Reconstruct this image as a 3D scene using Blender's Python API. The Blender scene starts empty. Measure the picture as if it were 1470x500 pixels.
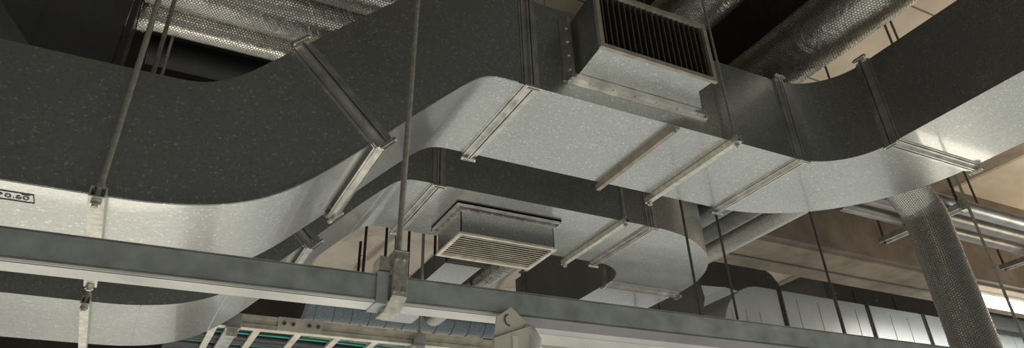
import bpy, bmesh, math, random
from mathutils import Vector, Matrix
random.seed(7)
SC = bpy.context.scene
COL = SC.collection
# one design unit = 2 m; the camera stands at design (0,0,0), 1.6 m above the floor
S, Z0 = 2.0, 1.6
def W(p): return Vector((p[0]*S, p[1]*S, p[2]*S+Z0))

# ------------------------------------------------------------------ camera
yaw, pit, roll = .49858, .575059, -.0406986
F_PX, CY = 1025.06, 162.24
fw = Vector((math.sin(yaw)*math.cos(pit), math.cos(yaw)*math.cos(pit), math.sin(pit)))
rt = Vector((math.cos(yaw), -math.sin(yaw), 0)); up = rt.cross(fw)
r2 = rt*math.cos(roll)+up*math.sin(roll); u2 = -rt*math.sin(roll)+up*math.cos(roll)
cd = bpy.data.cameras.new('camera'); cam = bpy.data.objects.new('camera', cd); COL.objects.link(cam)
M = Matrix((r2, u2, -fw)).transposed().to_4x4(); M.translation = W((0, 0, 0)); cam.matrix_world = M
cd.sensor_width = 36; cd.lens = F_PX*36/1470; cd.shift_y = (CY-250)/1470; cd.clip_end = 200
SC.camera = cam

# ------------------------------------------------------------------ world and lights
SC.view_settings.view_transform = 'Standard'; SC.view_settings.look = 'None'
SC.view_settings.gamma = 1; SC.view_settings.use_curve_mapping = False
SC.view_settings.exposure = 0.0
w = bpy.data.worlds.new('hall_light'); SC.world = w; w.use_nodes = True
nt = w.node_tree; bg = nt.nodes['Background']
tc = nt.nodes.new('ShaderNodeTexCoord'); sx = nt.nodes.new('ShaderNodeSeparateXYZ'); rp = nt.nodes.new('ShaderNodeValToRGB')
mr = nt.nodes.new('ShaderNodeMapRange'); mr.inputs[1].default_value = -1; mr.inputs[2].default_value = 1
nt.links.new(tc.outputs['Generated'], sx.inputs[0]); m1 = nt.nodes.new('ShaderNodeVectorMath'); m1.operation = 'DOT_PRODUCT'; m1.inputs[1].default_value = (-.5, -.12, 1.0)
nt.links.new(tc.outputs['Generated'], m1.inputs[0]); nt.links.new(m1.outputs['Value'], mr.inputs[0]); nt.links.new(mr.outputs[0], rp.inputs[0]); nt.links.new(rp.outputs[0], bg.inputs[0])
e = rp.color_ramp.elements
e[0].position = 0.0; e[0].color = (.66, .665, .615, 1)
e[1].position = .52; e[1].color = (.050, .052, .046, 1)
a = e.new(.30); a.color = (.56, .565, .515, 1)
a = e.new(.42); a.color = (.14, .135, .12, 1)
bg.inputs[1].default_value = 1.0

def area(name, loc, sx_, sy_, power, col, rot=(0, 0, 0)):
    l = bpy.data.lights.new(name, 'AREA'); l.shape = 'RECTANGLE'; l.size = sx_*S; l.size_y = sy_*S
    l.energy = power; l.color = col
    o = bpy.data.objects.new(name, l); o.location = W(loc); o.rotation_euler = rot; COL.objects.link(o); return o
# first two: unseen lamps mirrored in the duct undersides; the other three: added fill uplights
PI = math.pi
area('unseen_uplight', (-.05, 2.43, .0), 1.8, .20, 18, (1, .93, .78), (PI, 0, 0))
area('unseen_uplight', (3.95, 2.02, .0), .8, .16, 12, (1, .9, .74), (PI, 0, 0))
area('unseen_uplight', (4.6, 1.2, .9), 1.2, .3, 60, (1, .84, .63), (PI, 0, 0))  # added fill, brightens the right ceiling and the foil
area('unseen_uplight', (6.9, 1.9, 1.72), .5, .9, 75, (1, .80, .56), (PI, -.5, 0))  # added out of view to warm and brighten the right ceiling
area('unseen_uplight', (.55, .42, .12), 2.4, .05, 14, (1, .97, .9), (PI, 0, 0))  # added strip, highlights the left foil ducts and lifts the duct sides

# ------------------------------------------------------------------ materials
def mat(name, col, metal=0, rough=.6, build=None, spec=.5):
    m = bpy.data.materials.new(name); m.use_nodes = True; t = m.node_tree; b = t.nodes['Principled BSDF']
    b.inputs['Base Color'].default_value = (*col, 1); b.inputs['Metallic'].default_value = metal
    b.inputs['Roughness'].default_value = rough; b.inputs['Specular IOR Level'].default_value = spec
    if build: build(t, b)
    return m
def N(t, ty, **kw):
    n = t.nodes.new(ty)
    for k, v in kw.items():
        if k in n.inputs: n.inputs[k].default_value = v
        else: setattr(n, k, v)
    return n
def coords(t):
    g = N(t, 'ShaderNodeNewGeometry'); return g.outputs['Position']
def ramp(t, src, stops):
    r = N(t, 'ShaderNodeValToRGB'); el = r.color_ramp.elements
    while len(el) < len(stops): el.new(.5)
    for q, (p, c) in zip(el, stops): q.position = p; q.color = (*c, 1) if len(c) == 3 else c
    t.links.new(src, r.inputs[0]); return r.outputs[0]
def bump(t, b, src, strength, dist=.01):
    n = N(t, 'ShaderNodeBump', Strength=strength, Distance=dist); t.links.new(src, n.inputs['Height']); t.links.new(n.outputs[0], b.inputs['Normal']); return n
def mul(t, a_, b_, f=1.0, mode='MULTIPLY'):
    m = N(t, 'ShaderNodeMixRGB', blend_type=mode); m.inputs[0].default_value = f
    t.links.new(a_, m.inputs[1]); t.links.new(b_, m.inputs[2]); return m.outputs[0]
def galv(c, spangle=.15, flake=.42, sc=105, coat=.0):
    def f(t, b):
        P = coords(t)
        ns = N(t, 'ShaderNodeTexNoise', Scale=26.0, Detail=2.0); t.links.new(P, ns.inputs['Vector'])
        wp = N(t, 'ShaderNodeVectorMath', operation='SCALE'); wp.inputs['Scale'].default_value = .03; t.links.new(ns.outputs['Color'], wp.inputs[0])
        ad = N(t, 'ShaderNodeVectorMath', operation='ADD'); t.links.new(P, ad.inputs[0]); t.links.new(wp.outputs[0], ad.inputs[1])
        v = N(t, 'ShaderNodeTexVoronoi', Scale=float(sc)); t.links.new(ad.outputs[0], v.inputs['Vector'])
        s = N(t, 'ShaderNodeSeparateColor'); t.links.new(v.outputs['Color'], s.inputs[0])
        lo = tuple(x*(1-spangle) for x in c); hi = tuple(min(1, x*(1+spangle)) for x in c)
        fl = tuple(min(1, x*(1+spangle+flake)) for x in c)
        c1 = ramp(t, s.outputs[0], [(0, lo), (.5, c), (.91, hi), (.95, fl)])
        d = N(t, 'ShaderNodeMapRange'); d.inputs[1].default_value = .3; d.inputs[2].default_value = .75; d.inputs[3].default_value = 1; d.inputs[4].default_value = 0
        t.links.new(v.outputs['Distance'], d.inputs[0])
        mx = N(t, 'ShaderNodeMixRGB'); mx.inputs[1].default_value = (*c, 1); t.links.new(d.outputs[0], mx.inputs[0]); t.links.new(c1, mx.inputs[2])
        n = N(t, 'ShaderNodeTexNoise', Scale=2.2, Detail=4.0); t.links.new(P, n.inputs['Vector'])
        c2 = ramp(t, n.outputs[0], [(.3, (.88, .89, .90)), (.7, (1, 1, 1))])
        t.links.new(mul(t, mx.outputs[0], c2), b.inputs['Base Color'])
        r = N(t, 'ShaderNodeMapRange'); r.inputs[3].default_value = .30; r.inputs[4].default_value = .38
        t.links.new(n.outputs[0], r.inputs[0]); t.links.new(r.outputs[0], b.inputs['Roughness'])
        n3 = N(t, 'ShaderNodeTexNoise', Scale=5.0, Detail=1.5); t.links.new(P, n3.inputs['Vector'])
        bump(t, b, n3.outputs[0], .06, .02)
        b.inputs['Coat Weight'].default_value = coat; b.inputs['Coat Roughness'].default_value = .07
    return f
M_GALV = mat('galvanised_sheet', (.5, .5, .47), .9, .45, galv((.50, .505, .475), coat=.5))
M_GALV2 = mat('galvanised_sheet_pale', (.6, .6, .57), .4, .5, galv((.54, .585, .60), .05, .1))
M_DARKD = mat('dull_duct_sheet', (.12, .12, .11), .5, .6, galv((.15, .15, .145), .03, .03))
def brushed(c, sc=30):
    def f(t, b):
        P = coords(t); n = N(t, 'ShaderNodeTexNoise', Scale=float(sc), Detail=5.0); t.links.new(P, n.inputs['Vector'])
        t.links.new(ramp(t, n.outputs[0], [(.3, tuple(x*.72 for x in c)), (.7, tuple(min(1, x*1.15) for x in c))]), b.inputs['Base Color'])
        bump(t, b, n.outputs[0], .1, .004)
    return f
M_FLANGE = mat('zinc_angle', (.6, .55, .48), .85, .32, brushed((.66, .64, .60), 12))
M_STRUT = mat('zinc_strut', (.7, .67, .6), .6, .4, brushed((.72, .69, .61)))
M_ROD = mat('threaded_rod_steel', (.3, .28, .23), .7, .45, brushed((.55, .52, .44), 60))
M_RODD = mat('dark_rod_steel', (.1, .09, .08), .6, .5, brushed((.14, .13, .12), 60))
M_RAIL = mat('mill_steel_rail', (.35, .36, .34), .55, .5, brushed((.46, .48, .46), 14))
M_CREAM = mat('cream_enamel', (.68, .64, .54), 0, .42, brushed((.64, .60, .50), 5))
M_TRAY = mat('painted_tray_metal', (.5, .45, .36), .25, .4, brushed((.72, .67, .56), 9))
M_GRILLE = mat('grille_enamel', (.7, .62, .5), .1, .4, brushed((.72, .65, .54), 12))
M_GRILLED = mat('dusty_grille_enamel', (.3, .26, .2), .3, .5, brushed((.40, .35, .28), 12))
M_BLADE = mat('dark_blade', (.04, .036, .03), .3, .55, brushed((.10, .088, .07), 25))
M_LAG = mat('black_lagging', (.02, .02, .02), 0, .7, brushed((.022, .022, .024), 6))
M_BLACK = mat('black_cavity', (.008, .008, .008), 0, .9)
M_INK = mat('stencil_ink', (.11, .11, .10), 0, .8)
M_BOLT = mat('bolt_zinc', (.7, .68, .62), .8, .3, brushed((.75, .72, .64), 40))
def foil(dark=.88, wr=.5, bs=.2):
    def f(t, b):
        P = coords(t); U = N(t, 'ShaderNodeTexCoord').outputs['UV']
        n = N(t, 'ShaderNodeTexNoise', Scale=5.0, Detail=5.0, Distortion=1.5, Roughness=.6); t.links.new(P, n.inputs['Vector'])
        acc = None; K = 2*PI/.0165
        for ang in (0, 60, -60):                       # three plane waves make the hexagonal scrim net
            a = math.radians(ang)
            d = N(t, 'ShaderNodeVectorMath', operation='DOT_PRODUCT'); d.inputs[1].default_value = (K*math.sin(a)*1.1547*.866, K*math.cos(a) if ang == 0 else K*.5, 0)
            t.links.new(U, d.inputs[0]); c = N(t, 'ShaderNodeMath', operation='COSINE'); t.links.new(d.outputs['Value'], c.inputs[0])
            if acc is None: acc = c.outputs[0]
            else:
                q = N(t, 'ShaderNodeMath', operation='ADD'); t.links.new(acc, q.inputs[0]); t.links.new(c.outputs[0], q.inputs[1]); acc = q.outputs[0]
        k = N(t, 'ShaderNodeMapRange'); k.inputs[1].default_value = -1.1; k.inputs[2].default_value = .2; t.links.new(acc, k.inputs[0])
        t.links.new(ramp(t, k.outputs[0], [(0, (.30*dark, .28*dark, .24*dark)), (1, (.80*dark, .77*dark, .70*dark))]), b.inputs['Base Color'])
        rr = N(t, 'ShaderNodeMapRange'); rr.inputs[3].default_value = .5; rr.inputs[4].default_value = .24; t.links.new(k.outputs[0], rr.inputs[0]); t.links.new(rr.outputs[0], b.inputs['Roughness'])
        b1 = N(t, 'ShaderNodeBump', Strength=wr, Distance=.03); t.links.new(n.outputs[0], b1.inputs['Height'])
        b2 = N(t, 'ShaderNodeBump', Strength=bs, Distance=.002); t.links.new(k.outputs[0], b2.inputs['Height']); t.links.new(b1.outputs[0], b2.inputs['Normal']); t.links.new(b2.outputs[0], b.inputs['Normal'])
    return f
M_FOIL = mat('netted_foil', (.7, .68, .6), .95, .28, foil())
M_FOILD = mat('dusty_foil', (.4, .38, .33), .75, .42, foil(.8, .25, .35))
M_SPIRAL = mat('spiral_zinc', (.4, .45, .47), .85, .38, galv((.13, .155, .165), .25, .5))
def concrete(c, sc=2.5):
    def f(t, b):
        P = coords(t); n = N(t, 'ShaderNodeTexNoise', Scale=float(sc), Detail=8.0, Roughness=.65); t.links.new(P, n.inputs['Vector'])
        n2 = N(t, 'ShaderNodeTexNoise', Scale=.6, Detail=3.0); t.links.new(P, n2.inputs['Vector'])
        c1 = ramp(t, n.outputs[0], [(.3, tuple(x*.6 for x in c)), (.52, c), (.75, tuple(x*1.35 for x in c))])
        c2 = ramp(t, n2.outputs[0], [(.35, (.7, .68, .66)), (.65, (1.0, 1.0, 1.0))])
        t.links.new(mul(t, c1, c2), b.inputs['Base Color']); bump(t, b, n.outputs[0], .4, .02)
    return f
M_CONC = mat('brown_concrete', (.15, .12, .09), 0, .85, concrete((.15, .122, .098)))
M_CONCL = mat('tan_concrete', (.42, .33, .22), 0, .85, concrete((.25, .205, .155)))
M_CONCD = mat('dark_shaded_concrete', (.06, .05, .04), 0, .9, concrete((.055, .045, .036)))  # dark tone carries the shade of the left ceiling and beam
def ceiling_mat(t, b):
    P = coords(t); s = N(t, 'ShaderNodeSeparateXYZ'); t.links.new(P, s.inputs[0])
    def joints(out, period, off, wd):
        m = N(t, 'ShaderNodeMath', operation='ADD'); m.inputs[1].default_value = off; t.links.new(out, m.inputs[0])
        q = N(t, 'ShaderNodeMath', operation='PINGPONG'); q.inputs[1].default_value = period/2; t.links.new(m.outputs[0], q.inputs[0])
        l = N(t, 'ShaderNodeMath', operation='GREATER_THAN'); l.inputs[1].default_value = wd; t.links.new(q.outputs[0], l.inputs[0]); return l.outputs[0]
    jy = joints(s.outputs[1], 1.42, -3.06+1.42*3, .012); jx = joints(s.outputs[0], 1.9, .4, .01)
    jm = N(t, 'ShaderNodeMath', operation='MULTIPLY'); t.links.new(jx, jm.inputs[0]); t.links.new(jy, jm.inputs[1])
    n = N(t, 'ShaderNodeTexNoise', Scale=1.3, Detail=4.0); t.links.new(P, n.inputs['Vector'])
    c1 = ramp(t, n.outputs[0], [(.3, (.46, .39, .30)), (.7, (.58, .50, .39))])
    c2 = ramp(t, jm.outputs[0], [(0, (.30, .28, .25)), (1, (1, 1, 1))])
    v = N(t, 'ShaderNodeTexVoronoi', Scale=2.4, Randomness=.35); t.links.new(P, v.inputs['Vector'])
    c3 = ramp(t, v.outputs['Distance'], [(.035, (.2, .17, .14)), (.05, (1, 1, 1))])
    t.links.new(mul(t, mul(t, c1, c2), c3), b.inputs['Base Color'])
    n2 = N(t, 'ShaderNodeTexNoise', Scale=1.1, Detail=2.0, Distortion=.6); t.links.new(P, n2.inputs['Vector']); bump(t, b, n2.outputs[0], .5, .12)
M_CEIL = mat('insulation_board', (.5, .42, .32), 0, .8, ceiling_mat)
def quilt(t, b):
    P = coords(t)
    n = N(t, 'ShaderNodeTexNoise', Scale=.9, Detail=6.0, Distortion=.8); t.links.new(P, n.inputs['Vector'])
    c1 = ramp(t, n.outputs[0], [(.3, (.40, .335, .27)), (.7, (.56, .48, .39))])
    v = N(t, 'ShaderNodeTexVoronoi', Scale=1.6, Randomness=.4); t.links.new(P, v.inputs['Vector'])
    c3 = ramp(t, v.outputs['Distance'], [(.05, (.12, .10, .08)), (.07, (1, 1, 1))])
    wv = N(t, 'ShaderNodeTexWave', Scale=.35, Distortion=3.0, Detail=2.0, bands_direction='X'); t.links.new(P, wv.inputs['Vector'])
    c4 = ramp(t, wv.outputs[0], [(0, (.55, .52, .5)), (.06, (1, 1, 1))])
    t.links.new(mul(t, mul(t, c1, c3), c4), b.inputs['Base Color']); bump(t, b, n.outputs[0], .9, .3)
M_QUILT = mat('crumpled_board', (.3, .25, .2), 0, .8, quilt)
def emis(name, col, st):
    m = bpy.data.materials.new(name); m.use_nodes = True; b = m.node_tree.nodes['Principled BSDF']
    b.inputs['Base Color'].default_value = (.8, .8, .8, 1); b.inputs['Emission Color'].default_value = (*col, 1); b.inputs['Emission Strength'].default_value = st
    return m
M_TUBE = emis('lit_tube', (1, .97, .9), 9)
M_WHITE = mat('white_plastic', (.8, .78, .7), 0, .35, brushed((.78, .76, .69), 4))
M_GREYEN = mat('grey_enamel', (.6, .57, .55), 0, .45, brushed((.60, .57, .56), 3))
M_GREYDK = mat('dark_grey_enamel', (.3, .28, .28), 0, .45, brushed((.24, .22, .225), 3))
M_GREENC = mat('green_cable_sheath', (.02, .25, .2), 0, .4, brushed((.03, .30, .24), 6))
M_BLKC = mat('black_cable_sheath', (.02, .02, .02), 0, .45, brushed((.035, .035, .04), 6))
M_PIPE = mat('dull_pipe_lagging', (.35, .34, .31), .6, .4, brushed((.20, .195, .18), 8))
M_PIPES = mat('bright_pipe', (.4, .41, .41), .85, .42, brushed((.30, .31, .31), 5))

# ------------------------------------------------------------------ object helpers
def tag(o, label=None, cat=None, group=None, kind=None):
    if label: o['label'] = label
    if cat: o['category'] = cat
    if group: o['group'] = group
    if kind: o['kind'] = kind
    return o
def thing(name, label, cat, loc=(0, 0, 0), group=None):
    o = bpy.data.objects.new(name, None); COL.objects.link(o); o.location = W(loc); o.empty_display_size = .1
    return tag(o, label, cat, group)
class MB:
    def __init__(s): s.v = []; s.f = []; s.sm = []; s.uv = []
    def add(s, vs, fs, smooth=False, uv=None):
        k = len(s.v); s.v += [tuple(W(p)) for p in vs]
        for i_, f in enumerate(fs): s.f.append([i+k for i in f]); s.sm.append(smooth); s.uv.append(uv[i_] if uv else None)
        return s
    def box(s, x0, x1, y0, y1, z0, z1):
        vs = [(x, y, z) for x in (x0, x1) for y in (y0, y1) for z in (z0, z1)]
        return s.add(vs, [(0, 1, 3, 2), (4, 6, 7, 5), (0, 4, 5, 1), (2, 3, 7, 6), (0, 2, 6, 4), (1, 5, 7, 3)])
    def obox(s, c, a, b, n, la, lb, ln):
        c, a, b, n = map(Vector, (c, a, b, n)); a = a.normalized(); b = b.normalized(); n = n.normalized()
        vs = [c+a*la*i+b*lb*j+n*ln*k for i in (-.5, .5) for j in (-.5, .5) for k in (-.5, .5)]
        return s.add(vs, [(0, 1, 3, 2), (4, 6, 7, 5), (0, 4, 5, 1), (2, 3, 7, 6), (0, 2, 6, 4), (1, 5, 7, 3)])
    def prism(s, pts, d):                     # polygon (3-D points) extruded by vector d
        n = len(pts); p = [Vector(q) for q in pts]; d = Vector(d)
        return s.add([*p, *[q+d for q in p]], [tuple(range(n)), tuple(reversed(range(n, 2*n)))]+[(i, (i+1) % n, n+(i+1) % n, n+i) for i in range(n)])
    def tube(s, pts, r, seg=12, wob=0, cap=True):
        pts = [Vector(p) for p in pts]; rings = []; nrm = None
        for i, p in enumerate(pts):
            t = (pts[min(i+1, len(pts)-1)]-pts[max(i-1, 0)]).normalized()
            if nrm is None: nrm = t.orthogonal().normalized()
            nrm = (nrm-t*nrm.dot(t)).normalized(); bn = t.cross(nrm)
            rr = (r[i] if isinstance(r, (list, tuple)) else r)
            rings.append([p+(nrm*math.cos(a)+bn*math.sin(a))*rr*(1+wob*(random.random()-.5)) for a in [2*PI*k/seg for k in range(seg)]])
        vs = [q for g in rings for q in g]; fs = []; uv = []; L = [0]
        for i in range(1, len(pts)): L.append(L[-1]+(pts[i]-pts[i-1]).length*S)
        r0 = (r[0] if isinstance(r, (list, tuple)) else r)*S; cell = .0165; nc = max(3, round(2*PI*r0/cell)); dv = cell*nc/seg
        for i in range(len(rings)-1):
            for k in range(seg):
                fs.append((i*seg+k, i*seg+(k+1) % seg, (i+1)*seg+(k+1) % seg, (i+1)*seg+k))
                uv.append(((L[i], k*dv), (L[i], (k+1)*dv), (L[i+1], (k+1)*dv), (L[i+1], k*dv)))
        s.add(vs, fs, True, uv)
        if cap: s.add(rings[0], [tuple(reversed(range(seg)))]); s.add(rings[-1], [tuple(range(seg))])
        return s
    def ring_loft(s, secs, cap=True):         # list of 4-corner sections
        k = len(s.v); vs = [q for g in secs for q in g]; fs = []; n = len(secs[0])
        for i in range(len(secs)-1):
            for j in range(n): fs.append((i*n+j, i*n+(j+1) % n, (i+1)*n+(j+1) % n, (i+1)*n+j))
        if cap: fs += [tuple(reversed(range(n))), tuple(range((len(secs)-1)*n, len(secs)*n))]
        return s.add(vs, fs)
    def build(s, name, m, parent=None, org=None, bevel=0, smooth_angle=None):
        me = bpy.data.meshes.new(name)
        if org is None and parent is None:
            c = [sum(v[i] for v in s.v)/len(s.v) for i in range(3)]; o3 = Vector(c)
        elif org is not None: o3 = W(org)
        else: o3 = Vector((0, 0, 0))
        if parent is not None:
            o3 = Vector((0, 0, 0)); q = parent
            while q is not None: o3 = o3+q.location; q = q.parent
        me.from_pydata([tuple(Vector(v)-o3) for v in s.v], [], s.f); me.update()
        for p, f in zip(me.polygons, s.sm): p.use_smooth = f
        if any(s.uv):
            ul = me.uv_layers.new(name='UVMap'); li = 0
            for f, q in zip(s.f, s.uv):
                for j in range(len(f)):
                    if q: ul.data[li+j].uv = q[j]
                li += len(f)
        b = bmesh.new(); b.from_mesh(me); bmesh.ops.recalc_face_normals(b, faces=b.faces); b.to_mesh(me); b.free()
        me.materials.append(m)
        o = bpy.data.objects.new(name, me); COL.objects.link(o)
        if parent is not None: o.parent = parent
        else: o.location = o3
        if bevel:
            md = o.modifiers.new('bevel', 'BEVEL'); md.width = bevel; md.segments = 2; md.limit_method = 'ANGLE'
        if smooth_angle:
            for p in me.polygons: p.use_smooth = True
            try: me.set_sharp_from_angle(angle=smooth_angle)
            except Exception: pass
        return o
def struct(name, mb, m): return tag(mb.build(name, m), kind='structure')
def line(p, q, n):
    p, q = Vector(p), Vector(q); return [p.lerp(q, i/n) for i in range(n+1)]
def catmull(P, sub=5):
    P = [Vector(p) for p in P]; out = []
    for i in range(len(P)-1):
        p0 = P[max(i-1, 0)]; p1 = P[i]; p2 = P[i+1]; p3 = P[min(i+2, len(P)-1)]
        for k in range(sub):
            t = k/sub; out.append(.5*((2*p1)+(p2-p0)*t+(2*p0-5*p1+4*p2-p3)*t*t+(3*p1-p0-3*p2+p3)*t**3))
    out.append(P[-1]); return out

# ------------------------------------------------------------------ the setting
ZC = 2.45
struct('ceiling', MB().box(1.2, 12, .9, 3.33, ZC, ZC+.08), M_CEIL)
struct('ceiling', MB().box(1.2, 12, 3.33, 9, ZC, ZC+.08), M_QUILT)
struct('ceiling', MB().box(-3, 1.2, -1, 9, ZC, ZC+.08), M_CONCD)  # left part darker: its shade is put into the colour
struct('wall_back', MB().box(-3, 12, 9, 9.1, 1.6, ZC+.08), M_CONCD)
struct('wall_right', MB().box(12, 12.1, .9, 9.1, 1.6, ZC+.08), M_CONCD)
# deep concrete beam running along the ducts, with a ledge and a paler soffit
tag(MB().box(1.0, 12, 2.88, 3.02, 1.70, ZC).box(1.0, 12, 3.02, 3.33, 1.74, ZC).build('trim_beam_along', M_CONC), kind='structure')
tag(MB().box(-3, 1.0, 2.88, 3.33, 1.70, ZC).build('trim_beam_along', M_CONCD), kind='structure')  # left end of the beam, shade painted in as dark concrete
tag(MB().box(1.0, 12, 2.935, 3.33, 1.685, 1.74).build('trim_beam_soffit', M_CONCL), kind='structure')
tag(MB().box(1.90, 2.25, .9, 2.88, 1.70, ZC).build('trim_beam_across', M_CONCD), kind='structure')
tag(MB().box(1.895, 1.96, .9, 2.88, 1.665, 1.70).build('trim_beam_edge', M_CONCL), kind='structure')  # lit lower edge of the beam, painted in as a paler strip
tag(MB().box(5.02, 5.28, .9, 2.88, 2.36, ZC).build('trim_secondary_beam', M_CONCL), kind='structure')
tag(MB().box(.50, .80, 3.9, 4.2, -.8, 1.36).build('trim_column', M_CONCD), kind='structure')

# ------------------------------------------------------------------ rectangular ducts
BOT = [(-1.2, .541), (-.6, .541), (-.3, .541), (-.08, .541), (0, .545), (.07, .556), (.13, .575), (.18, .601), (.23, .638), (.28, .684), (.36, .762), (.44, .845), (.51, .915), (.555, .957), (.59, .984), (.63, .998), (.69, 1.0)]
TOP = [(-1.2, .796), (-.6, .796), (-.3, .796), (-.08, .796), (-.016, .797), (.02, .804), (.055, .822), (.09, .850), (.12, .881), (.15, .912), (.21, .975), (.29, 1.058), (.37, 1.138), (.44, 1.2), (.51, 1.245), (.59, 1.275), (.69, 1.283)]
def s_duct(parent, y0, y1, lo, hi):
    """one sheet-metal section of the S-shaped drop: indices lo..hi of the profile"""
    b = catmull([(x, 0, z) for x, z in BOT[lo:hi+1]], 4); t = catmull([(x, 0, z) for x, z in TOP[lo:hi+1]], 4)
    mb = MB(); mb.ring_loft([[(p.x, y0, p.z), (p.x, y1, p.z), (q.x, y1, q.z), (q.x, y0, q.z)] for p, q in zip(b, t)])
    return mb.build('duct_section', M_GALV, parent, smooth_angle=.6)
def straight(parent, x0, x1, y0, y1, z0=1.0, z1=1.283, m=None):
    return MB().box(x0, x1, y0, y1, z0, z1).build('duct_section', m or M_GALV, parent)
def elbow(parent, cx, cy, ri, ro, a0, a1, z0=1.0, z1=1.283, n=20, m=None):
    secs = []
    for i in range(n+1):
        a = a0+(a1-a0)*i/n; c, s_ = math.cos(a), math.sin(a)
        secs.append([(cx+ri*c, cy+ri*s_, z0), (cx+ro*c, cy+ro*s_, z0), (cx+ro*c, cy+ro*s_, z1), (cx+ri*c, cy+ri*s_, z1)])
    return MB().ring_loft(secs).build('duct_elbow', m or M_GALV, parent, smooth_angle=.6)
def flange(parent, c, a, v, n, hw, hh, h=.012, bolts=True, m=None):
    """double angle-iron joint around a rectangular section. a = duct direction, v = width, n = height direction"""
    c, a, v, n = map(Vector, (c, a, v, n)); mb = MB()
    def ring(t0, t1, hgt, bm):
        tc_ = c+a*((t0+t1)/2); L = t1-t0
        for sgn in (-1, 1):
            bm.obox(tc_+n*sgn*(hh+hgt/2), a, v, n, L, 2*(hw+hgt), hgt)
            bm.obox(tc_+v*sgn*(hw+hgt/2), a, v, n, L, hgt, 2*hh)
    ring(-.019, -.005, .006, mb); ring(.005, .019, .006, mb); ring(-.006, -.002, .014, mb); ring(.002, .006, .014, mb)
    ring(-.024, -.021, .003, mb); ring(.021, .024, .003, mb)
    fl = mb.build('flange', m or M_FLANGE, parent)
    if bolts:
        for i in (-1, 1):
            for j in (-1, 1):
                bb = MB(); p = c+v*i*(hw+.012)+n*j*(hh+.012)
                bb.obox(p, a, v+n*.3, n, .034, .008, .012); bb.tube([p-a*.022, p+a*.022], .0055, 6)
                bb.build('corner_bolt', M_BOLT, fl)
    return fl
X, Y, Z = (1, 0, 0), (0, 1, 0), (0, 0, 1)

A = thing('air_duct', 'nearest long galvanised air duct, stepping up then turning toward the upper right corner', 'air duct', (0, 1.23, .54))
s_duct(A, 1.23, 1.59, 0, 10)
s_duct(A, 1.23, 1.59, 10, 16)
straight(A, .69, 1.62, 1.23, 1.59)
elbow(A, 1.62, 1.05, .18, .54, PI/2, 0)
straight(A, 1.80, 2.16, -.8, 1.05)
d45 = Vector((1, 0, 1)).normalized(); n45 = Vector((-1, 0, 1)).normalized()
flange(A, (.272, 1.41, .846), d45, Y, n45, .18, .130)
flange(A, (.725, 1.41, 1.1415), X, Y, Z, .18, .1415)
flange(A, (1.63, 1.41, 1.1415), X, Y, Z, .18, .1415)
flange(A, (1.98, 1.045, 1.1415), Y, X, Z, .18, .1415)
flange(A, (-.9, 1.41, .668), X, Y, Z, .18, .1275)
st = MB().box(1.158, 1.172, 1.235, 1.61, .982, 1.0).box(1.172, 1.186, 1.235, 1.60, .996, 1.0)
st.build('stiffener', M_GRILLED, A)
# folded lock seam along the lower near edge
b = catmull([(x, 0, z) for x, z in BOT], 4)
mb = MB(); mb.ring_loft([[(p.x, 1.2275, p.z+.001), (p.x, 1.232, p.z+.001), (p.x, 1.232, p.z+.007), (p.x, 1.2275, p.z+.007)] for p in b]); mb.build('lock_seam', M_GALV, A)
# stencilled marking at the left end: a framed 0.60
def stencil(txt, x, y, size, parent):
    cu = bpy.data.curves.new('t', 'FONT'); cu.body = txt; cu.size = size*S; cu.align_x = 'LEFT'; cu.extrude = .0004; cu.offset = 0
    o = bpy.data.objects.new('t', cu); COL.objects.link(o); bpy.context.view_layer.update()
    dg = bpy.context.evaluated_depsgraph_get(); me = bpy.data.meshes.new_from_object(o.evaluated_get(dg)); bpy.data.objects.remove(o)
    pl = W((0, 1.23, .54))
    for v in me.vertices:
        c = v.co.copy(); v.co = W((x, y, .5405))-pl+Vector((c.x*1.0, -c.y, -.001+c.z))
    me.materials.clear(); me.materials.append(M_INK)
    q = bpy.data.objects.new('stencil_number', me); COL.objects.link(q); q.parent = parent; return q
stencil('0.60', -.2345, 1.2905, .0205, A)
mb = MB(); zt = .5395
for x0, x1, y0, y1 in ((-.30, -.193, 1.2657, 1.2664), (-.30, -.193, 1.2987, 1.2994), (-.1938, -.1926, 1.2655, 1.2995), (-.210, -.198, 1.2685, 1.2705)):
    mb.box(x0, x1, y0, y1, zt, .5412)
mb.prism([(-.236, 1.279, zt), (-.246, 1.271, zt), (-.246, 1.287, zt)], (0, 0, .001)); mb.build('stencil_frame', M_INK, A)

B = thing('air_duct', 'second galvanised air duct behind the nearest, stepping up, ending in a rounded bend away', 'air duct', (0, 1.8, .54))
s_duct(B, 1.80, 2.16, 0, 10)
s_duct(B, 1.80, 2.16, 10, 16)
straight(B, .69, 1.52, 1.80, 2.16)
elbow(B, 1.52, 2.33, .17, .53, -PI/2, 0)
straight(B, 1.69, 2.05, 2.33, 3.14)
flange(B, (.272, 1.98, .846), d45, Y, n45, .18, .130)
flange(B, (.715, 1.98, 1.1415), X, Y, Z, .18, .1415)
flange(B, (1.51, 1.98, 1.1415), X, Y, Z, .18, .1415)
flange(B, (1.87, 2.35, 1.1415), Y, X, Z, .18, .1415)
flange(B, (1.87, 3.05, 1.1415), Y, X, Z, .18, .1415)
for k in (4, 7, 13): MB().box(BOT[k][0]-.0012, BOT[k][0]+.0012, 1.802, 2.158, BOT[k][1]-.0015, BOT[k][1]+.002).build('sheet_seam', M_GALV, B)
MB().box(1.392, 1.395, 1.797, 1.802, 1.0, 1.283).build('sheet_seam', M_GALV, B)

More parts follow.
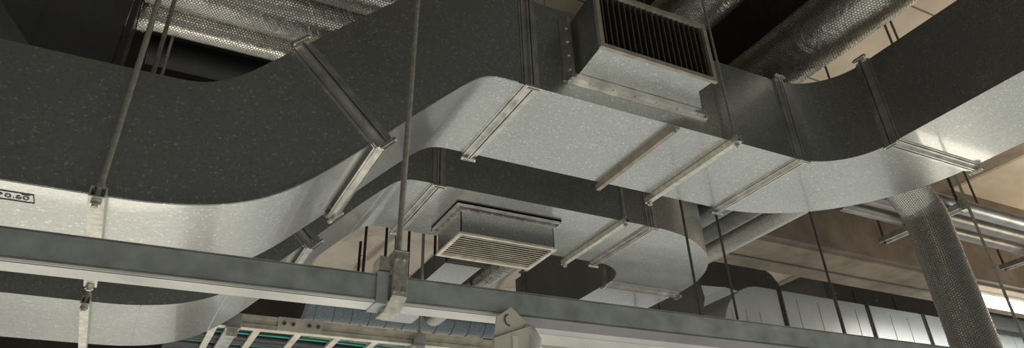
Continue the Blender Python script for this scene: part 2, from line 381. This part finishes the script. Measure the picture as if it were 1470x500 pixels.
# ------------------------------------------------------------------ registers
def screws(pts, n, parent, r=.0028):
    n = Vector(n).normalized()
    for p in pts: MB().tube([Vector(p), Vector(p)+n*.003], r, 8).build('screw', M_BOLT, parent)
G = thing('supply_register', 'dark vented register boxed onto the near side of the nearest duct, upright blades', 'air vent', (1.03, 1.1, 1.065))
bx = MB()
# open collar with a notched bottom right corner, 4 sheets
bot = [(.862, 1.232, 1.068), (.849, 1.095, 1.068), (1.200, 1.095, 1.068), (1.195, 1.148, 1.068), (1.262, 1.215, 1.068), (1.268, 1.232, 1.068)]
bx.prism(bot, (0, 0, .005)); bx.prism([(x, y, 1.247) for x, y, z in bot], (0, 0, .005))
bx.add([(.862, 1.232, 1.068), (.849, 1.095, 1.068), (.849, 1.095, 1.25), (.862, 1.232, 1.25)], [(0, 1, 2, 3)])
for i in range(2, 5):
    p, q = bot[i], bot[i+1]; bx.add([p, q, (q[0], q[1], 1.25), (p[0], p[1], 1.25)], [(0, 1, 2, 3)])
bx.build('collar_box', M_GALV, G)
fr = MB(); y0, y1 = 1.086, 1.097
fr.box(.843, 1.207, y0, y1, 1.062, 1.074).box(.843, 1.207, y0, y1, 1.244, 1.256).box(.843, .855, y0, y1, 1.074, 1.244).box(1.195, 1.207, y0, y1, 1.074, 1.244)
fr.build('grille_frame', M_GRILLED, G)
MB().box(.856, 1.194, 1.15, 1.152, 1.074, 1.246).build('cavity_plate', M_BLACK, G)  # black sheet standing for the shade inside the collar
NB = 19
for k in range(NB):
    x = .862+(k+.5)*(.336/NB)
    MB().obox((x, 1.105, 1.159), (.25, 1, 0), (1, -.25, 0), Z, .024, .0032, .170).build('blade', M_BLADE, G)
fl = MB().box(.832, 1.283, 1.221, 1.2295, 1.046, 1.052).box(.832, 1.283, 1.2275, 1.2295, 1.040, 1.046).box(.838, 1.275, 1.2125, 1.2295, 1.0515, 1.067)
fl.box(.832, .838, 1.221, 1.2295, 1.052, 1.25).box(.838, .848, 1.2125, 1.2295, 1.067, 1.25).box(.822, .832, 1.2275, 1.2295, 1.046, 1.25)
ff = fl.build('mounting_flange', M_FLANGE, G)
screws([(.90+i*.07, 1.219, 1.0515) for i in range(6)], (0, 0, -1), ff); screws([(.838, 1.2195, 1.08+i*.045) for i in range(4)], (-1, 0, 0), ff)
screws([(.835, 1.219, 1.047), (1.278, 1.219, 1.047)], (0, -1, 0), ff, .005)

H = thing('supply_register', 'pale framed register hanging under the second duct, long horizontal louvres', 'air vent', (1.0, 2.0, .9))
gx0, gx1, gy0, gy1, gz = .829, 1.180, 1.893, 2.091, .90
bx = MB().box(gx0+.006, gx0+.009, gy0+.006, gy1-.006, gz+.002, .998).box(gx1-.009, gx1-.006, gy0+.006, gy1-.006, gz+.002, .998).box(gx0+.006, gx1-.006, gy0+.006, gy0+.009, gz+.002, .998).box(gx0+.006, gx1-.006, gy1-.009, gy1-.006, gz+.002, .998)
bx.build('collar_box', M_GALV, H)
fr = MB().box(gx0, gx1, gy0, gy0+.012, gz-.003, gz+.004).box(gx0, gx1, gy1-.012, gy1, gz-.003, gz+.004).box(gx0, gx0+.012, gy0+.012, gy1-.012, gz-.003, gz+.004).box(gx1-.012, gx1, gy0+.012, gy1-.012, gz-.003, gz+.004)
fr.build('grille_frame', M_GRILLE, H)
MB().box(gx0+.012, gx1-.012, gy0+.012, gy1-.012, gz+.04, gz+.042).build('cavity_plate', M_BLACK, H)  # black sheet standing for the dark inside above the louvres
for k in range(11):
    y = gy0+.020+k*.0158
    MB().obox(((gx0+gx1)/2, y, gz+.006), X, (0, 1, .8), (0, -.8, 1), gx1-gx0-.022, .0135, .002).build('louvre', M_GRILLE, H)
fl = MB()
fx0, fx1, fy0, fy1 = gx0-.014, gx1+.016, gy0-.014, gy1+.01
for q in ((fx0, fx1, fy0, fy0+.005), (fx0, fx0+.005, fy0+.005, fy1), (fx1-.005, fx1, fy0+.005, fy1), (fx0, fx1, fy1-.005, fy1)): fl.box(*q, .986, .999)
for q in ((gx0+.001, gx1, gy0+.001, gy0+.006), (gx0+.001, gx0+.006, gy0+.006, gy1-.001), (gx1-.006, gx1-.001, gy0+.006, gy1-.001)): fl.box(*q, .974, .999)
for q in ((fx0, fx1, fy0, gy0+.006), (fx0, gx0+.006, fy0, fy1)): fl.box(*q, .994, .999)
ff = fl.build('mounting_flange', M_FLANGE, H)
screws([(gx0+.03+i*.041, gy0+.001, .982) for i in range(8)], (0, -1, 0), ff); screws([(gx0+.001, gy0+.03+i*.045, .982) for i in range(4)], (-1, 0, 0), ff)

# ------------------------------------------------------------------ trapeze hangers
def rod(name, x, y, z0, z1, m=None, r=.0045, parent=None, label=None, cat='rod', group=None):
    o = MB().tube([(x, y, z0), (x, y, z1)], r, 10).build(name, m or M_ROD, parent)
    if label: tag(o, label, cat, group)
    return o
def nut(x, y, z, parent, r=.0085, h=.008):
    return MB().tube([(x, y, z), (x, y, z+h)], r, 6).build('nut', M_BOLT, parent)
def trapeze(label, x, y0, y1, z, tail=.03, wx=.010, rr=.0052, mr_=None):
    t = thing('duct_hanger', label, 'hanger', (x, (y0+y1)/2, z), 'trapeze hangers under the ducts')
    s = MB(); a0, a1 = y0-.014, y1+.014
    s.box(x-wx, x+wx, a0, a1, z-.018, z-.016).box(x-wx, x-wx+.002, a0, a1, z-.016, z).box(x+wx-.002, x+wx, a0, a1, z-.016, z).box(x-wx+.002, x-wx+.005, a0, a1, z-.002, z).box(x+wx-.005, x+wx-.002, a0, a1, z-.002, z)
    s.build('strut', M_STRUT, t)
    for y in (y0, y1):
        rod('rod', x, y, z-tail, ZC, mr_, rr, t); nut(x, y, z-.027, t); nut(x, y, z+.001, t)
    return t
trapeze('pale strut hanger on rods under the left end of the nearest duct', -.100, 1.205, 1.625, .540, wx=.012)
trapeze('pale strut hanger on rods under the left end of the second duct', -.108, 1.77, 2.19, .540, wx=.009)
trapeze('strut hanger on rods under the nearest duct, right of its side register', 1.362, 1.212, 1.612, .999, rr=.004, wx=.009)
trapeze('strut hanger on rods under the second duct, right of its hanging register', 1.388, 1.782, 2.18, .999, rr=.004, wx=.009)

# ------------------------------------------------------------------ lighting rail and luminaire
RS = -.028                                    # the rail runs very slightly out of square
def ry(x): return 1.046+RS*(x+.17)
L = thing('mounting_rail', 'long galvanised channel rail crossing below the ducts from left edge', 'rail', (.4, 1.05, .36))
def rail_strip(dy0, dy1, z0, z1, x0=-1.0, x1=2.6):
    return [[(x, ry(x)+dy0, z0), (x, ry(x)+dy1, z0), (x, ry(x)+dy1, z1), (x, ry(x)+dy0, z1)] for x in (x0, x1)]
mb = MB(); mb.ring_loft(rail_strip(0, .003, .360, .398)); mb.ring_loft(rail_strip(.037, .040, .360, .398)); mb.ring_loft(rail_strip(0, .040, .396, .399)); mb.ring_loft(rail_strip(0, .040, .358, .361))
mb.build('channel', M_RAIL, L)
MB().ring_loft(rail_strip(.0, .040, .354, .358, -1.0, .54)).ring_loft(rail_strip(-.002, .003, .354, .3575, -1.0, .54)).build('bottom_lip', M_WHITE, L)
mb = MB(); x = .322; mb.box(x-.009, x+.009, ry(x)-.004, ry(x)+.044, .352, .357).box(x-.009, x+.009, ry(x)-.004, ry(x)-.0005, .357, .402)
mb.build('joint_sleeve', M_RAIL, L)
K = thing('rail_clamp', 'bolted steel clamp hanging the channel rail from a single rod', 'clamp', (.385, 1.03, .36))
x = .347; yy = ry(x)
mb = MB(); mb.box(x-.0125, x+.0125, yy-.012, yy-.008, .362, .436).box(x-.0125, x+.0125, yy-.012, yy+.05, .434, .438).box(x-.0125, x+.0125, yy+.046, yy+.050, .352, .438)
mb.prism([(x-.0125, yy-.012, .362), (x+.0125, yy-.012, .362), (x+.010, yy+.012, .344), (x-.017, yy+.012, .344)], (0, .004, .003)); mb.box(x-.017, x+.011, yy+.012, yy+.050, .344, .348)
mb.build('clamp_body', M_ROD, K, bevel=.003)
for dx, dz in ((-.006, .424), (.006, .424), (-.007, .372), (.006, .372)): MB().tube([(x+dx, yy-.012, dz), (x+dx, yy-.016, dz)], .0035, 8).build('bolt', M_BOLT, K)
MB().box(x-.032, x-.0125, yy-.004, yy+.03, .405, .427).build('spring_nut', M_ROD, K)
MB().tube([(x+.010, 1.068, .43), (x+.052, 1.068, ZC)], .0052, 10).build('rod', M_ROD, K)

T = thing('batten_luminaire', 'long grey trough luminaire fixed under the channel rail, lit tube beneath', 'light', (1.2, 1.03, .33))
def lum(profile, x0, x1, name, m, smooth=False):
    mb = MB(); mb.ring_loft([[(x, ry(x)+dy, z) for dy, z in profile] for x in (x0, x1)]); return mb.build(name, m, T)
lum([(0, .3575), (.027, .350), (.027, .353), (0, .3605)], .545, 2.6, 'gear_tray', M_GREYDK)
lum([(.027, .350), (.047, .3475), (.047, .350), (.027, .353)], .56, 2.6, 'side_panel', M_GREYEN)
lum([(.047, .3470), (.061, .333), (.063, .335), (.049, .350)], .57, 2.6, 'reflector', M_WHITE)
lum([(.061, .333), (.062, .328), (.064, .328), (.063, .335)], .58, 2.6, 'reflector_lip', M_CREAM)
lum([(.103, .350), (.119, .333), (.121, .335), (.105, .352)], .58, 2.6, 'reflector', M_WHITE)
lum([(.062, .349), (.105, .350), (.105, .353), (.062, .352)], .58, 2.6, 'back_plate', M_WHITE)
xs = .615; MB().tube([(xs, ry(xs)+.085, .326), (2.6, ry(2.6)+.085, .326)], .009, 14).build('lamp_tube', M_TUBE, T)
MB().tube([(xs-.02, ry(xs)+.085, .326), (xs+.005, ry(xs)+.085, .326)], .012, 14).build('lamp_holder', M_WHITE, T)
x = .545; yy = ry(x)
mb = MB()   # hexagonal end plate
pr = [(x-.010, yy-.014, .366), (x-.036, yy-.014, .348), (x-.045, yy-.014, .300), (x+.016, yy-.014, .300), (x+.016, yy-.014, .345)]
mb.prism(pr, (0, .004, 0))
ep = mb.build('end_plate', M_CREAM, T)
mb = MB(); mb.tube([(x-.014+.009*math.cos(a), yy-.0155, .344+.009*math.sin(a)) for a in [PI/2+.3+i*PI/12 for i in range(12)]], .0012, 6); mb.build('punched_ring', M_INK, ep)
mb = MB().prism([(x-.045, yy-.020, .292), (x-.045, yy-.020, .312), (x+.018, yy-.020, .336), (x+.018, yy-.020, .292)], (0, .005, 0)); mb.build('cover_plate', M_CREAM, T)
MB().box(x-.014, x-.004, yy-.0225, yy-.019, .292, .318).build('slot', M_WHITE, T)
MB().tube([(x+.022, yy-.018, .280), (x+.030, yy-.016, .318), (x+.024, yy-.012, .330), (x+.016, yy-.008, .333)], .011, 10).build('end_cap', M_WHITE, T)

# ------------------------------------------------------------------ foil and round ducts
def foil_tube(label, pts, r, m=None, wob=.015, seg=40, cat='foil duct', group=None, name='foil_duct', sub=10):
    P = catmull(pts, sub) if len(pts) > 2 else line(pts[0], pts[1], 50)
    o = MB().tube(P, r, seg, wob).build(name, m or M_FOIL); return tag(o, label, cat, group)
foil_tube('slim foil wrapped duct, lowest of the upper left three', [(-.205, 2.115, 1.60), (1.2, 2.115, 1.60)], .060)
foil_tube('thickest foil wrapped duct, middle of the upper left three', [(-.20, 1.935, 1.635), (1.2, 1.935, 1.635)], .112)
foil_tube('foil wrapped duct at the top edge, highest of the upper left three', [(.12, 1.69, 1.60), (.85, 1.69, 1.60)], .095)
mb = MB(); mb.tube(line((-.213, 2.115, 1.60), (-.18, 2.115, 1.60), 4), .070, 16, .18); tag(mb.build('foil_collar', M_FOIL), 'crumpled foil collar where the slim foil duct meets the dark shaft', 'foil collar')
foil_tube('large foil wrapped duct running diagonally at the upper right', [(1.82, .3, 1.5), (1.82, 2.7, 1.5)], .105)
foil_tube('foil wrapped duct behind the top of the side register', [(1.70, .4, 1.9), (1.70, 2.8, 1.9)], .122)
foil_tube('thin foil duct between the two branch ducts behind the hanging register', [(1.245, 2.17, 1.05), (1.245, 3.15, 1.05)], .050)
o = foil_tube('dusty netted flexible duct dropping down at the right over the pipes', [(2.28, 1.43, 1.345), (2.42, 1.46, 1.28), (2.56, 1.495, 1.19), (2.615, 1.50, 1.12), (2.62, 1.50, 1.0), (2.62, 1.50, .8), (2.62, 1.50, .5)], .078, M_FOILD, .03)
foil_tube('dark lagged round duct below the slim foil duct', [(-.2, 2.62, 1.80), (1.4, 2.62, 1.80)], .06, M_LAG, 0, name='round_duct', cat='round duct')
foil_tube('pale pipe low behind the left duct rods', [(-.2, 2.7, 1.70), (.4, 2.7, 1.73)], .014, M_PIPE, 0, name='pipe', cat='pipe')

# shaft behind the left end
V = thing('duct_shaft', 'dark vertical duct shaft in the upper left corner', 'duct shaft', (-.35, 1.9, .8))
mb = MB(); pr = [(-.215, 1.83, .80), (-.215, 1.83, 2.44), (-.62, 1.83, 2.44), (-.62, 1.83, 1.5), (-.55, 1.83, 1.36), (-.47, 1.83, 1.26), (-.40, 1.83, 1.18), (-.38, 1.83, .80)]
mb.prism(pr, (0, .30, 0)); mb.build('shaft_casing', M_DARKD, V)
MB().box(-.403, -.400, 1.827, 1.831, 1.2, 2.4).build('sheet_seam', M_DARKD, V)
MB().box(-.212, -.196, 1.84, 1.856, .8, 1.47).build('corner_angle', M_RODD, V)

# spiral duct behind the rail
o = thing('spiral_duct', 'ribbed round spiral duct behind the rail at lower centre', 'round duct', (1, 3.3, 1.12))
MB().tube(line((.66, 3.3, 1.12), (1.72, 3.3, 1.12), 60), .1, 32).build('tube_wall', M_SPIRAL, o)
mb = MB()
for k in range(12):
    xk = .72+k*.085; mb.tube([(xk+.03*math.cos(a)*.5, 3.3+.1015*math.cos(a), 1.12+.1015*math.sin(a)) for a in [2*PI*i/28 for i in range(29)]], .0018, 5, cap=False)
mb.build('spiral_seam', M_RODD, o)
MB().tube([(.655, 3.3, 1.12), (.672, 3.3, 1.12)], .112, 28).build('end_collar', M_RODD, o)
rod('post', .76, 3.85, .9, 1.34, M_TRAY, .012, None, 'slim tan upright post at the left end of the spiral duct', 'post')

# branch ducts behind the second duct
C = thing('branch_duct', 'small rectangular branch duct seen below the hanging register', 'air duct', (1.06, 2.6, 1.0))
MB().box(0.985, 1.135, 2.165, 3.15, 1.0, 1.075).build('duct_section', M_GALV, C)
for yv in (2.34, 2.354): MB().box(.975, 1.145, yv, yv+.006, .990, 1.08).build('flange', M_RODD, C)
for i, xx in enumerate((1.155, 1.175, 1.20)):
    rod('hanging_rod', xx, 2.5+.06*i, .99, ZC, M_RODD, .004, None, ['dark rod beside the small branch duct, nearest of three', 'dark rod beside the small branch duct, middle of three', 'dark rod beside the small branch duct, farthest of three'][i], 'rod', 'rods by the branch duct')

# ------------------------------------------------------------------ pipes
PG = 'round ducts running away under the concrete beam'
for i, (xx, rr, m, lb) in enumerate(((2.19, .052, M_PIPES, 'shiny round pipe running away, uppermost of the three beside the bend'), (2.325, .056, M_PIPE, 'dull round pipe running away, middle of the three beside the bend'), (2.50, .060, M_PIPE, 'netted round pipe running away, lowest of the three beside the bend'))):
    foil_tube(lb, [(xx, 1.75, 1.355), (xx, 4.5, 1.355)], rr, m if i < 2 else M_FOILD, .012, 28, 'pipe', PG, 'round_pipe')
PR = [(1.635, .034, M_PIPES, 'bright steel pipe at the right, uppermost of the three on brackets'), (1.735, .034, M_PIPE, 'dull pipe at the right, middle of the three on brackets'), (1.835, .030, M_PIPE, 'dull pipe at the right, lowest of the three on brackets')]
for yv, rr, m, lb in PR:
    foil_tube(lb, [(2.60, yv, 1.31), (8, yv, 1.31)], rr, m, 0, 24, 'pipe', 'pipes on brackets at the right', 'steel_pipe')
for xx, lb in ((3.03, 'pipe bracket with bright lip just right of the flexible duct'), (3.955, 'pipe bracket with bright lip at the right edge')):
    o = thing('pipe_bracket', lb, 'bracket', (xx, 1.8, 1.26), 'pipe brackets')
    MB().box(xx-.02, xx+.02, 1.57, 1.98, 1.262, 1.268).box(xx-.022, xx-.017, 1.57, 1.98, 1.25, 1.275).box(xx+.017, xx+.022, 1.57, 1.98, 1.25, 1.275).build('strut', M_FLANGE, o)
    for yv in (1.58, 1.965): rod('rod', xx, yv, 1.24, ZC, M_RODD, .006, o)
    MB().tube([(xx, 1.565, 1.24), (xx, 1.565, 1.29)], .018, 8).build('end_clip', M_BOLT, o)

# ------------------------------------------------------------------ cable tray
TY, TZ = 2.5, .72
R_ = thing('cable_tray', 'tan ladder cable tray at the bottom edge, left of the luminaire', 'cable tray', (.8, 2.6, .72))
mb = MB().box(.17, 3.0, TY, TY+.004, TZ, TZ+.042).box(.17, 3.0, TY-.008, TY, TZ+.030, TZ+.042).box(.17, 3.0, TY-.008, TY, TZ, TZ+.012).box(.17, 3.0, TY-.003, TY, TZ+.018, TZ+.022).box(.17, 3.0, TY-.010, TY+.02, TZ-.003, TZ)
mb.build('side_rail', M_TRAY, R_)
MB().box(.17, 3.0, TY+.45, TY+.454, TZ, TZ+.042).build('side_rail', M_TRAY, R_)
for k in range(20):
    xk = .218+k*.137; MB().box(xk, xk+.022, TY+.005, TY+.449, TZ-.002, TZ+.008).build('rung', M_TRAY, R_)
sp = MB().box(.425, .575, TY-.011, TY-.0085, TZ-.002, TZ+.044).build('splice_plate', M_TRAY, R_)
for dx in (.445, .475, .53, .56): MB().tube([(dx, TY-.011, TZ+.022), (dx, TY-.017, TZ+.022)], .0065, 10).build('bolt', M_RODD, sp)
for xx, rt_ in ((.283, 0), (.925, 1)):
    o = thing('tray_bracket', ['grey steel tray bracket beside the left duct bend', 'grey steel tray bracket on a rod below the rail clamp'][rt_], 'bracket', (xx, TY, TZ), 'brackets carrying the cable tray')
    MB().box(xx-.022, xx+.022, TY-.035, TY+.47, TZ-.016, TZ-.004).box(xx-.022, xx+.022, TY-.036, TY-.031, TZ-.016, TZ+.030).build('channel', M_RAIL, o, bevel=.004)
    mb = MB().box(xx-.020, xx+.014, TY-.045, TY-.037, TZ-.045, TZ-.015); mb.build('hook_plate', M_STRUT, o)
    rod('rod', xx+.005, TY-.02, TZ-.03, ZC if rt_ else .97, M_ROD, .0058, o); nut(xx+.005, TY-.02, TZ+.004, o, .014, .014)
for k in range(9):
    yk = TY+.045+k*.043; g = k in (1, 2, 5)
    P = catmull([(.1+i*.29, yk+.012*math.sin(i*1.7+k), TZ+.016+.003*math.sin(i+k)) for i in range(11)], 5)
    tag(MB().tube(P, .005 if g else .015, 8).build('cable', M_GREENC if g else M_BLKC),
        ('green' if g else 'black')+' cable lying in the tan cable tray, '+['nearest its side rail', 'second from its side rail', 'third from its side rail', 'fourth from its side rail', 'in its middle', 'just past its middle', 'third from its far rail', 'second from its far rail', 'nearest its far rail'][k], 'cable', 'green cables in the tray' if g else 'black cables in the tray')

# ------------------------------------------------------------------ ducts far right
D = thing('far_air_duct', 'pale far air duct along the lower right, its left end bending down', 'air duct', (5, 3.6, 1.2))
secs = []
zt, zb = 1.685, 1.20
cx, cz = 3.93, 1.27
n = 12
for i in range(n+1):
    a = PI-(PI/2)*i/n
    ro, ri = .415, .05
    secs.append([(cx+ro*math.cos(a), 3.6, cz+ro*math.sin(a)), (cx+ri*math.cos(a), 3.6, cz+ri*math.sin(a)), (cx+ri*math.cos(a), 4.1, cz+ri*math.sin(a)), (cx+ro*math.cos(a), 4.1, cz+ro*math.sin(a))])
MB().ring_loft(secs).build('duct_elbow', M_GALV2, D, smooth_angle=.6)
MB().box(3.515, 3.88, 3.6, 4.1, .6, 1.27).build('duct_section', M_GALV2, D)
prev = 3.93
for xx in (5.05, 5.72, 7.6, 9.8):
    MB().box(prev, xx, 3.6, 4.1, 1.32, zt).build('duct_section', M_GALV2, D); prev = xx
for xx in (4.12, 5.05, 5.72, 7.6):
    flange(D, (xx, 3.85, (1.32+zt)/2), X, Y, Z, .25, (zt-1.32)/2, bolts=False, m=M_RODD)
for xx in (3.62, 3.75, 3.88, 4.28, 4.5, 4.72, 4.9, 5.3, 5.5, 6.1, 6.5, 6.9, 7.2): MB().box(xx-.004, xx+.004, 3.597, 3.6, 1.30, zt-.05 if xx > 4 else 1.5).build('standing_seam', M_GALV2, D)
E_ = thing('far_dark_duct', 'dark rounded duct end behind the far pale duct, beside the bend', 'air duct', (4.5, 4.6, 2.0))
mb = MB(); pr = [(3.6, 4.5, 2.449), (5.0, 4.5, 2.449), (5.02, 4.5, 2.29), (5.1, 4.5, 2.25), (5.16, 4.5, 2.18), (5.22, 4.5, 2.06), (5.24, 4.5, 1.98), (4.8, 4.5, 2.02), (4.5, 4.5, 2.05), (4.2, 4.5, 2.03), (3.6, 4.5, 1.93)]
mb.prism(pr, (0, .5, 0)); mb.build('duct_casing', M_DARKD, E_)
MB().box(4.55, 4.56, 4.496, 4.5, 2.06, 2.28).build('sheet_seam', M_RODD, E_)
E3 = thing('far_dark_duct', 'dark rounded duct underside between the rounded bend and the far pale duct', 'air duct', (3.2, 3.75, 1.4))
mb = MB(); pr = [(2.60, 3.65, 1.32), (2.9, 3.65, 1.50), (3.18, 3.65, 1.62), (3.34, 3.65, 1.68), (3.42, 3.65, 1.70), (3.44, 3.65, 1.56), (3.40, 3.65, 1.46), (3.33, 3.65, 1.40), (3.22, 3.65, 1.37), (3.0, 3.65, 1.30), (2.6, 3.65, 1.16)]
mb.prism(pr, (0, .35, 0)); mb.build('duct_casing', M_DARKD, E3)
E2 = thing('far_dark_duct', 'dark panelled duct behind the far pale duct, left of the flexible duct', 'air duct', (6, 4.8, 2.0))
MB().box(5.9, 8.2, 4.6, 5.2, 1.95, 2.449).build('duct_casing', M_DARKD, E2)
for xx in (6.3, 6.9): MB().box(xx, xx+.01, 4.595, 4.6, 1.96, 2.29).build('sheet_seam', M_RODD, E2)

# lit batten under the beam at the right
Q = thing('ceiling_batten_light', 'lit fluorescent batten under the concrete beam at the right edge', 'light', (6, 3.05, 1.6))
MB().box(5.40, 8.0, 3.02, 3.09, 1.655, 1.685).build('housing', M_WHITE, Q)
MB().box(5.40, 8.0, 3.015, 3.10, 1.60, 1.655).build('lamp_tube', M_TUBE, Q)
tag(MB().tube(line((2.5, 3.17, 1.675), (9, 3.17, 1.675), 8), .006, 8).build('conduit', M_RODD), 'thin dark conduit running along the tan beam soffit', 'conduit')
o = tag(MB().box(6.2, 8, 3.45, 3.5, 1.62, 1.74).build('cover_panel', M_DARKD), 'dark panel between the lit batten and the far pale duct', 'panel')

# ------------------------------------------------------------------ loose hanging rods
for x, y, z0, z1, lb, m in ((2.352, 1.2, .4, ZC, 'long rod crossing the brackets at the far right', M_ROD),
    (1.69, 1.665, .3, ZC, 'dark rod dropping from the joint right of the bend', M_RODD),
    (1.562, 1.69, .3, ZC, 'dark rod crossing in front of the rounded bend', M_RODD),
    (2.192, 1.68, .3, ZC, 'dark rod left of the flexible duct', M_RODD),
    (2.25, 1.72, .2, .86, 'short thin rod beside the rod left of the flexible duct', M_RODD),
    (.896, 3.18, 1.14, ZC, 'thin rod in the board ceiling gap, first from the left', M_RODD),
    (.92, 3.35, 1.2, 1.45, 'short thick rod in the board ceiling gap, ends in mid view', M_RODD),
    (1.0, 3.18, 1.14, ZC, 'thin rod in the board ceiling gap, second full rod from left', M_RODD),
    (1.051, 3.18, 1.14, ZC, 'thin rod just left of the rail clamp rod', M_RODD),
    (1.117, 3.18, 1.14, ZC, 'thin rod just right of the rail clamp rod', M_RODD),
    (1.257, 3.18, 1.14, ZC, 'thin rod beside the corner of the hanging register', M_RODD),
    (4.6, 3.5, 1.69, ZC, 'short rod above the far pale duct, left one', M_RODD),
    (5.05, 3.5, 1.69, ZC, 'short rod above the far pale duct, right one', M_RODD),
    (2.256, 2.9, .8, 1.68, 'rod below the rounded bend, left one', M_RODD),
    (2.41, 2.9, .8, 1.68, 'rod below the rounded bend, right one', M_RODD)):
    rod('hanging_rod', x, y, z0, z1, m, .0045 if y < 2 else .007, None, lb, 'rod', 'loose hanging rods')
